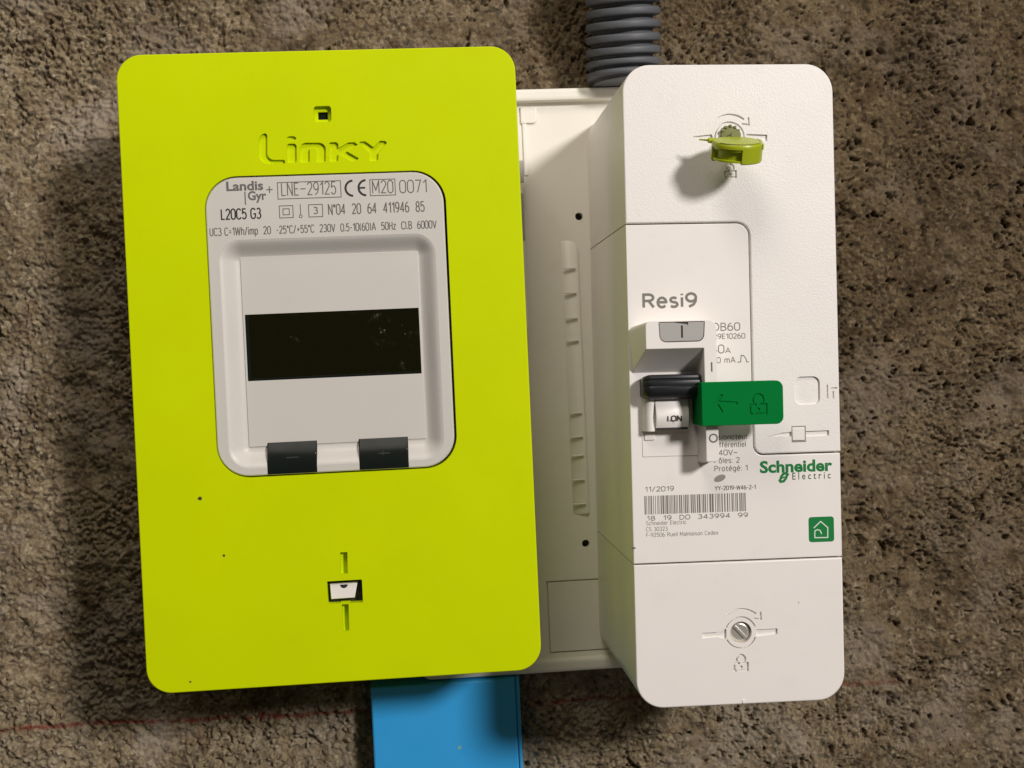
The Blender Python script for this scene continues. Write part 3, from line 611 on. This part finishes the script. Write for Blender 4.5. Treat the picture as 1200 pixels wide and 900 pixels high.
# lower cover
lc = B(868.2, 741.3); lk = B(868.5, 778)
wl = [B(823.5, 748.5), B(823.5, 742), B(841, 741), B(851, 737), B(851, 749), B(841, 746.5)]; wr = [B(886, 738), B(911, 736.6), B(911, 743), B(886, 746)]
m = MB()
hole2 = circ(lc, 3.55, 32)
m.prism([low, hole2, wl, wr, stroke(arc(lc, 5.05, 205, 340, 18), .32), stroke(arc(lc, 5.05, 20, 160, 18), .38)] + arrow_arc((lc[0]+.2, lc[1]-.4), 8.0) + lock_icon(lk, 4.4), [(0, SK)] + bevel(SK, BY, .5, 4)[1:], True, False)
m.prism([low, hole2], [(0, 0), (0, BY+4), (0, SK)], True, False)
lower = m.build('lower_cover', M_WHITE, brk, BO); lower['label'] = 'smooth white lower cover with a recessed screw'
m = MB(); m.prism([circ(lc, 3.5, 28)], [(0, BY+5), (0, BY+1.6), (.5, BY+1.1), (1.0, BY+.9)])
s_ = len(m.v); m.box(lc[0]-2.9, lc[0]+2.9, BY+1.3, BY+.35, lc[1]-.55, lc[1]+.55, .25)
for i in range(s_, len(m.v)):
    x, y, z = m.v[i]; dx, dz = x-lc[0], z-lc[1]; q = math.radians(-48); m.v[i] = (lc[0]+dx*math.cos(q)-dz*math.sin(q), y, lc[1]+dx*math.sin(q)+dz*math.cos(q))
m.build('cover_screw', M_METAL, lower, BO)
m = MB(); a = B(871.5, 824.5); m.box(a[0]-.5, a[0]+.5, BY+1, BY-.25, BZ0+.3, BZ0+1.5, .15); m.build('mould_nub', M_WHITE, lower, BO)
m = MB(); a = B(742.2, 642.3); m.box(a[0]-.4, a[0]+.7, BY+.5, BY-.04, a[1]-.28, a[1]+.28); m.build('side_notch', I_GREY, body, BO); m = MB(); q = B(936, 706); m.prism([circ(q, .2, 8)], [(0, BY+.2), (0, BY-.03)]); m.build('dirt_speck', I_GREY, lower, BO)
# switch housing
H = 9.5
fr = [B(757, 409.3, H), B(825.2, 408, H), B(827.6, 541.5, H), B(842.3, 541.5, H), B(839.8, 374.5, H), B(757, 376.5, H)]
xa = (fr[1][0]+fr[2][0])/2; xr = (fr[3][0]+fr[4][0])/2; xl = fr[0][0]; zt = (fr[4][1]+fr[5][1])/2; zbar = (fr[0][1]+fr[1][1])/2; zlow = fr[2][1]
bb = B(741.0, 436); zb2 = B(790, 436.5)[1]; xl2 = B(737.5, 400)[0]
fl = rpoly([(xl, zbar), (xa, zbar), (xa, zlow), (xr, zlow), (xr, zt), (xl, zt)], [.25, .3, .6, .9, 2.4, 1.6], 6)
xa2 = xa-.55; zl2 = zlow+.6
bl = rpoly([(xl2+.6, zb2), (xa2, zb2), (xa2, zlow-1.0), (xr, zlow-.8), (xr, zt), (xl2-.2, zt-1.2)], [.25, .3, .6, .9, 2.4, 2.2], 6)
tb = rpoly([B(771.5, 375.3, H), B(773.2, 401.5, H), B(825.2, 400.0, H), B(826, 372.8, H)], [.3, 2.2, 2.2, .3], 6)
tb = [(x, min(z, zt-.35)) for x, z in tb]
f_in = inset(ccw(fl), .22)
m = MB()
m.loft([[(a, BY+.2, b) for a, b in ccw(bl)], [(a, BY-H+.22, b) for a, b in ccw(fl)], [(a, BY-H+.07, b) for a, b in inset(ccw(fl), .07)], [(a, BY-H, b) for a, b in f_in]], (False, False))
m.prism([f_in, tb], [(0, BY-H)], True, False)
n0 = len(tb); tbc = cw(tb); m.loft([[(a, BY-H+1.1, b) for a, b in tbc], [(a, BY-H, b) for a, b in tbc]], (False, False))
hous = m.build('switch_housing', M_WHITE, brk, BO, sharp=30)
tbi = inset(ccw(tb), .22)
m = MB().prism([tbi], bevel(BY-H+1.1, BY-H+.12, .2, 3)); btn = m.build('test_button', M_GREYBTN, hous, BO)
m = MB(); q = B(799.3, 388.5, H); flat(m, [rect(q[0]-.3, q[1]-2.0, q[0]+.3, q[1]+2.0, .25, 3)], BY-H+.08)
q = B(799.3, 378.6, H); flat(m, [[(q[0]-2.4, q[1]+.2), (q[0]+1.6, q[1]-.35), (q[0]+1.9, q[1]-.9), (q[0]+2.0, q[1]+.3), (q[0]+1.3, q[1]+.55)]], BY-H+.08); m.build('test_mark', I_BLACK, btn, BO)
m = MB(); q = B(834, 430, H); flat(m, [rect(q[0]-.24, q[1]-1.5, q[0]+.24, q[1]+1.5)], BY-H-.03); q = B(836, 513.5, H); flat(m, [circ(q, 1.45, 24), circ(q, 1.0, 24)], BY-H-.03); m.build('on_off_marks', I_GREY, hous, BO)
# toggle lever
a, b = B(752.5, 455, 5), B(823, 454.5, 7); zc = (a[1]+b[1])/2+.35
sec = [(0.0, -3.4), (0, 3.2), (-5, 3.7), (-8.5, 3.6), (-9.6, 3.3), (-9.9, 2.7), (-9.6, 2.3), (-10.4, 1.8), (-10.6, 1.0), (-10.4, .4), (-11.0, -.1), (-11.1, -1.2), (-10.6, -2.0), (-9.6, -2.9), (-7.5, -3.6), (-3, -3.8)]
def cross(x, k, dy=0): return [(x, BY+y*.74*k+dy, zc+z*1.08*k) for y, z in sec]
m = MB().loft([cross(a[0]+.2, .72), cross(a[0]+.9, .86), cross(a[0]+2.0, .96), cross(a[0]+2.8, 1.0), cross(b[0]-1.2, 1.0), cross(b[0]-.5, .97), cross(b[0]-.1, .9)])
m.build('toggle_lever', M_BLACK, brk, BO, sharp=32)
# rocker with its ON mark and the sleeve beside it
a, b = B(769, 503.5, 4.5), B(806.5, 474, 4.5)
zc0, zc1 = a[1], b[1]+3.5
m = MB(); prof = [(0, zc0+.4), (-3.2, zc0+.2), (-4.3, zc0+.5), (-4.9, zc0+2.2), (-5.2, zc0+4.5), (-4.6, zc0+7), (-3, zc1), (0, zc1)]
m.loft([[(a[0], BY+y, z) for y, z in prof], [(a[0]+.3, BY+y*1.03, z) for y, z in prof], [(b[0]-.4, BY+y*1.03, z) for y, z in prof], [(b[0], BY+y, z) for y, z in prof]]); rk = m.build('rocker', M_WHITE, brk, BO, sharp=25)
m = MB(); q0, q1 = B(781.5, 493.8, 5.1), B(799.5, 493.3, 5.1)
mono(m, 'I.ON', q0[0], q1[0], q0[1], 1.8, BY-5.42, .38); n_ = len(m.v)
m.box(a[0]+.3, b[0]-.3, BY-3.2, BY-4.6, zc0-.15, zc0+.55, .1); m.build('on_mark', I_BLACK, rk, BO)
a, b = B(753.5, 505.5, 2), B(770.5, 467, 2); xm, R_ = (a[0]+b[0])/2, (b[0]-a[0])/2
m = MB(); cyl = [(xm+R_*math.cos(t), BY-4.0*math.sin(t)) for t in [math.pi*k/12 for k in range(13)]]
m.loft([[(x, y, a[1]) for x, y in cyl], [(x, y, b[1]+2) for x, y in cyl]]); m.build('rocker_sleeve', M_WHITE, brk, BO)
a, b = B(753, 535.5), B(819, 506); m = MB(); m.prism([rect(a[0], a[1], b[0], b[1], .3, 2)], bevel(BY+.3, BY-.22, .12)); q0, q1 = B(755, 516), B(767, 509); m.box(q0[0], q1[0], BY-.1, BY-.7, q0[1], q1[1], .2); m.build('rocker_seat', M_WHITE, brk, BO)
# printing on the breaker
PYB = BY-.03
def TB(mb, body, px0, px1, pyb, cappx, bold=0.0):
    a, b = B(px0, pyb), B(px1, pyb); text(mb, body, a[0], b[0], a[1], cappx/3.68, PYB, bold)
def TM(mb, body, px0, px1, pyb, cappx, wd=.26):
    a, b = B(px0, pyb), B(px1, pyb); mono(mb, body, a[0], b[0], a[1], cappx/3.68, PYB, wd)
p1 = MB(); p2 = MB(); p5 = MB(); p6 = MB(); p7 = MB(); p8 = MB(); p9 = MB(); p3 = MB(); p4 = MB()
TM(p1, 'Resi9', 752, 817.5, 361.5, 17.5, .86)
TM(p2, 'DB60', 835, 867.5, 388.0, 9.6, .32); TM(p2, 'R9E10260', 835.5, 873.5, 397.5, 6.4, .24); TM(p2, '60', 833, 849.0, 414.3, 10.3, .32); TM(p2, 'A', 849.8, 856.5, 414, 6.6, .24); TM(p2, '30 mA', 834, 862, 425.7, 7, .24)
p2_arc = [B(864, 424.5), B(868, 424), B(868.3, 419), B(868.6, 416.3), B(871.5, 416.8), B(874, 420), B(875, 424), B(877.5, 424)]
flat(p2, [stroke(p2_arc, .3)], PYB)
TM(p5, 'Disjoncteur', 833.5, 877, 515.8, 6.6, .24); TM(p5, 'Différentiel', 836, 874.5, 524.8, 6.6, .24); TM(p5, '440V~', 836, 864.5, 534.0, 6.8, .24); TM(p5, 'Pôles: 2', 837, 867, 543.2, 6.8, .24); TM(p5, 'Protégé: 1', 837, 876.5, 552.6, 6.8, .24)
TM(p6, '11/2019', 755.5, 790, 576.5, 6.0, .24); TM(p8, 'YY-2019-W46-2-1', 837.5, 886, 574.8, 5.2, .24)
TM(p7, '18  19  D0  343994  99', 757.5, 876.8, 610.3, 5.6, .24)
TM(p3, 'Schneider Electric', 757, 804.5, 615.8, 5.0, .17); TM(p3, 'CS 30323', 757, 782.5, 622.8, 5.0, .17); TM(p3, 'F-92506 Rueil Malmaison Cedex', 757, 842, 629.6, 5.0, .17)
q = B(843.5, 560.5); el = [(q[0]+2.0*math.cos(t)*math.cos(.35)-1.05*math.sin(t)*math.sin(.35), q[1]+2.0*math.cos(t)*math.sin(.35)+1.05*math.sin(t)*math.cos(.35)) for t in [2*math.pi*k/24 for k in range(24)]]
flat(p9, [el], PYB)
a, b = B(755.5, 602.5), B(876, 579.5); vtop = B(815, 579.3)[1]; vbot = B(815, 601)[1]; x = a[0]; pbar = MB(); bars = random.Random(5)
while x < b[0]-.6:
    wd = bars.choice((.22, .22, .40, .58)); flat(pbar, [rect(x, vbot, min(x+wd, b[0]), vtop)], PYB); x += wd+bars.choice((.20, .22, .22, .40, .5))
TB(p4, 'Schneider', 890.5, 975.5, 554.0, 13.2, .036)
def E_(x, y): return B(870+x*130/900, 520+y*130/900)
flat(p4, [stroke([E_(x, y) for x, y in ((374, 258), (360, 240), (335, 242), (318, 262), (308, 290))], .82)], PYB-.004)
flat(p4, [stroke([E_(x, y) for x, y in ((298, 290), (310, 308), (335, 304), (352, 282), (364, 250))], .82)], PYB-.008)
flat(p4, [stroke([E_(x, y) for x, y in ((308, 285), (345, 268))], .5)], PYB-.012)
m = MB(); TB(m, 'E l e c t r i c', 928.5, 973.5, 562.0, 8.2, .010); m.build('division_lettering', ink('dark_green_ink', (0.06, 0.11, 0.06)), body, BO)
p1.build('range_lettering', I_MID, body, BO); p2.build('rating_lettering', I_MID, body, BO); p5.build('type_lettering', I_MID, body, BO); p6.build('date_lettering', I_MID, body, BO); p8.build('batch_lettering', I_MID, body, BO); p7.build('serial_number', I_MID, body, BO); pbar.build('barcode', I_MID, body, BO); p9.build('oval_mark', I_LIGHT, body, BO); p3.build('address_lettering', I_LIGHT, body, BO); p4.build('maker_lettering', I_GREEN, body, BO)
a, b = B(948, 635.5), B(977, 605); m = MB(); m.prism([rect(a[0], a[1], b[0], b[1], .9, 4)], [(0, BY+.05), (0, PYB-.02)]); hs = m.build('house_badge', I_GREEN, body, BO)
m = MB(); yq = PYB-.05
flat(m, [stroke([E_(x, y) for x, y in ((578, 684), (634, 630), (692, 680), (692, 760), (588, 762), (586, 722))], .34)], yq)
flat(m, [stroke([E_(x, y) for x, y in ((586, 722), (590, 704), (612, 696), (632, 706), (642, 732))], .34)], yq-.004); m.build('house_symbol', I_WHITE, hs, BO)

# ------------------------------------------------------------------ green lock tab clipped over the housing
c0_, c1_ = B(823, 499, 13), B(917.5, 447, 13)
LO = ((c0_[0]+c1_[0])/2, BY-9.8, (c0_[1]+c1_[1])/2)
tab = thing('lock_tab', 'green plastic locking tab with an arrow, clipped across the breaker switch', 'locking tab', LO, ANG)
zt_, zb_ = B(870, 446.8, 13)[1], B(870, 498, 13)[1]
plate = rpoly([(c0_[0], zb_), (c1_[0], zb_), (c1_[0], zt_), (c0_[0], zt_)], [.3, 2.3, 2.3, .3], 8)
def K(x, y): return bat(730+x/6, 420+y/6, BY-13)
aw = [stroke([K(700, 312), K(808, 318)], .55)]
aw = [[K(638, 312), K(690, 250), K(704, 262), K(676, 298), K(806, 305), K(806, 326), K(672, 320), K(706, 375), K(690, 388)]]
lkc = K(950, 330); li = lock_icon(lkc, 5.2)
m = MB(); m.prism([plate] + aw + li, [(0, BY-12.66)] + bevel(BY-12.66, BY-13, .20, 3)[1:], True, False)
m.prism([plate], [(0, BY-9.7), (0, BY-12.66)], True, True); m.build('tab_plate', M_LOCK, tab, LO)
m = MB(); m.box(c0_[0]-.02, c0_[0]+1.15, BY-.3, BY-9.72, zb_+.1, zt_-.1); m.build('clip_leg', M_LOCK, tab, LO)

# ------------------------------------------------------------------ lime seal plug in the upper cover
sc_ = B(864.0, 175.0, 13)
SO = (uc[0], BY, uc[1])
seal = thing('seal_plug', 'lime plastic seal plug sticking out of the breaker top cover', 'seal plug', SO, ANG)
ctr = Vector((sc_[0], BY-12.5, sc_[1])); TL = Matrix.Translation(ctr) @ Matrix.Rotation(math.radians(21), 4, 'X')
def disc(rad, zr, y0=None, n=40): pass
R1 = 7.9
def lathe(mb, prof, n=44, a0=0, a1=360):
    full = abs(a1-a0) >= 360; st = len(mb.v); rows = []
    for k in range(n if full else n+1):
        t = math.radians(a0+(a1-a0)*k/n); rows.append([(r*math.cos(t), r*math.sin(t), z) for r, z in prof])
    L_ = len(prof); mb.v += [p for r in rows for p in r]
    for k in range(len(rows) if full else len(rows)-1):
        j = (k+1) % len(rows)
        for i in range(L_-1): mb.f.append((st+k*L_+i, st+j*L_+i, st+j*L_+i+1, st+k*L_+i+1)); mb.sm.append(True)
    if not full:
        for k in (0, len(rows)-1): mb.f.append(tuple(st+k*L_+i for i in range(L_))); mb.sm.append(False)
    return st
m = MB(); st = lathe(m, [(0, 2.9), (R1-1.2, 2.9), (R1-.5, 2.75), (R1-.1, 2.3), (R1, 1.8), (R1, 1.2)])
lathe(m, [(0, 1.2), (R1, 1.2), (R1, -3.0), (R1-.3, -3.4), (0, -3.4)], 34, -92, 180)         # right part of the drum
lathe(m, [(0, 1.2), (R1-.4, 1.2), (R1-.4, .5), (R1-1.6, .4), (R1-1.6, -2.2), (R1-.4, -2.3), (R1-.4, -2.9), (0, -3.0)], 16, 180, 268)
m.xf(TL); hd = m.build('plug_head', M_SEAL, seal, SO, sharp=35)
m = MB(); st = lathe(m, [(R1+.05, 2.2), (R1+.3, 2.1), (R1+.3, .6), (R1+.05, .5)], 6, -30, -12); lathe(m, [(R1-.6, 2.85), (R1-.3, 2.95), (R1-1.0, 3.0)], 30, -150, 20); m.xf(TL); m.build('plug_rib', M_SEAL, hd, SO)
m = MB()
lp = [[(uc[0]+r*math.cos(t), y, uc[1]+dz+r*math.sin(t)) for t in [2*math.pi*k/20 for k in range(20)]] for r, y, dz in ((3.0, BY+.7, .3), (3.0, BY-1.2, .3), (1.5, BY-1.3, -.9), (1.5, BY-8, -.9))]
m.loft(lp)
for k in range(5): a_ = math.radians(30+30*k); m.box(uc[0]+3.0*math.cos(a_)-.4, uc[0]+3.0*math.cos(a_)+.4, BY, BY-1.6, uc[1]+.3+3.0*math.sin(a_)-.4, uc[1]+.3+3.0*math.sin(a_)+.4, .1)
m.build('plug_stem', M_SEALD, seal, SO)
def tube(mb, pts, rads, n=10):
    lps = []
    for i, p in enumerate(pts):
        p = Vector(p); t = (Vector(pts[min(i+1, len(pts)-1)])-Vector(pts[max(i-1, 0)])).normalized(); a_ = t.orthogonal().normalized(); b_ = t.cross(a_)
        if i and a_.dot(pa) < 0: a_, b_ = -a_, -b_
        if i: a_ = (pa - t*pa.dot(t)).normalized(); b_ = t.cross(a_)
        pa = a_
        lps.append([tuple(p+(a_*math.cos(2*math.pi*k/n)+b_*math.sin(2*math.pi*k/n))*rads[i]) for k in range(n)])
    mb.loft(lps)
m = MB(); e0, e1 = B(838, 165.5, 9), B(820, 163, 9); tube(m, [(e0[0]+2, BY-9.5, e0[1]-.6), (e0[0], BY-9.6, e0[1]), (e0[0]-2.2, BY-9.6, e0[1]+.2), (e0[0]-2.6, BY-9.5, e0[1]+.3), (e1[0], BY-8.3, e1[1])], [1.0, .95, .85, .35, .22]); m.build('pull_tail', M_SEAL, seal, SO)

# ------------------------------------------------------------------ corrugated conduit coming down to the plate
cx = 81.9; cyy = -5.0; zbot = TZ1+0.25
m = MB(); n = 48; lps = []; z = zbot; pitch = 4.6
rows = []
while z < 330:
    for dz, r in ((0, 12.0), (.2, 11.4), (1.55, 11.4), (1.75, 11.9), (1.9, 13.7), (2.15, 14.1), (2.8, 14.25), (4.0, 14.2), (4.4, 14.0), (4.57, 13.5)): rows.append((z+dz, r))
    z += pitch
for zz, r in rows:
    bend = 0.00012*(zz-zbot)**2; tl = 0.035+0.00025*(zz-zbot)
    lps.append([(cx+.002*(zz-zbot)+r*math.cos(t), cyy-.20*max(0, zz-zbot-6)-bend*.4+r*math.sin(t), zz+r*math.cos(t)*min(1, (zz-zbot)/9)*tl+r*math.sin(t)*.22*min(1, (zz-zbot)/12)) for t in [2*math.pi*k/n for k in range(n)]])
m.loft(lps); cond = m.build('corrugated_conduit', M_CONDUIT, None, (0, 0, 0), sharp=50)
tag(cond, 'dark grey corrugated conduit running up the concrete above the breaker', 'conduit')

# ------------------------------------------------------------------ blue duct below the meter
DY = -6.0
x0, x1 = at(436.0, 850, DY)[0], at(610.8, 850, DY)[0]; ztop = TZ0-.6
DO = ((x0+x1)/2, 19, -300)
duct = thing('cable_duct', 'flat sky blue cable duct running down from under the lime meter', 'cable duct', DO)
m = MB().prism([rect(x0, -300, x1-1.4, ztop, .3, 2)], bevel(6.5, DY, .8)); dc = m.build('duct_cover', M_BLUE, duct, DO)
m = MB().prism([rect(x1-1.35, -300, x1, ztop, .2, 2)], bevel(7.2, DY-.3, .45)); m.build('duct_edge', M_BLUE, duct, DO)
m = MB(); q = at(538.5, 876, DY); flat(m, [circ(q, .75, 14)], DY-.03); m.build('paint_dot', ink('pale_glue', (0.20, 0.42, 0.40)), dc, DO)
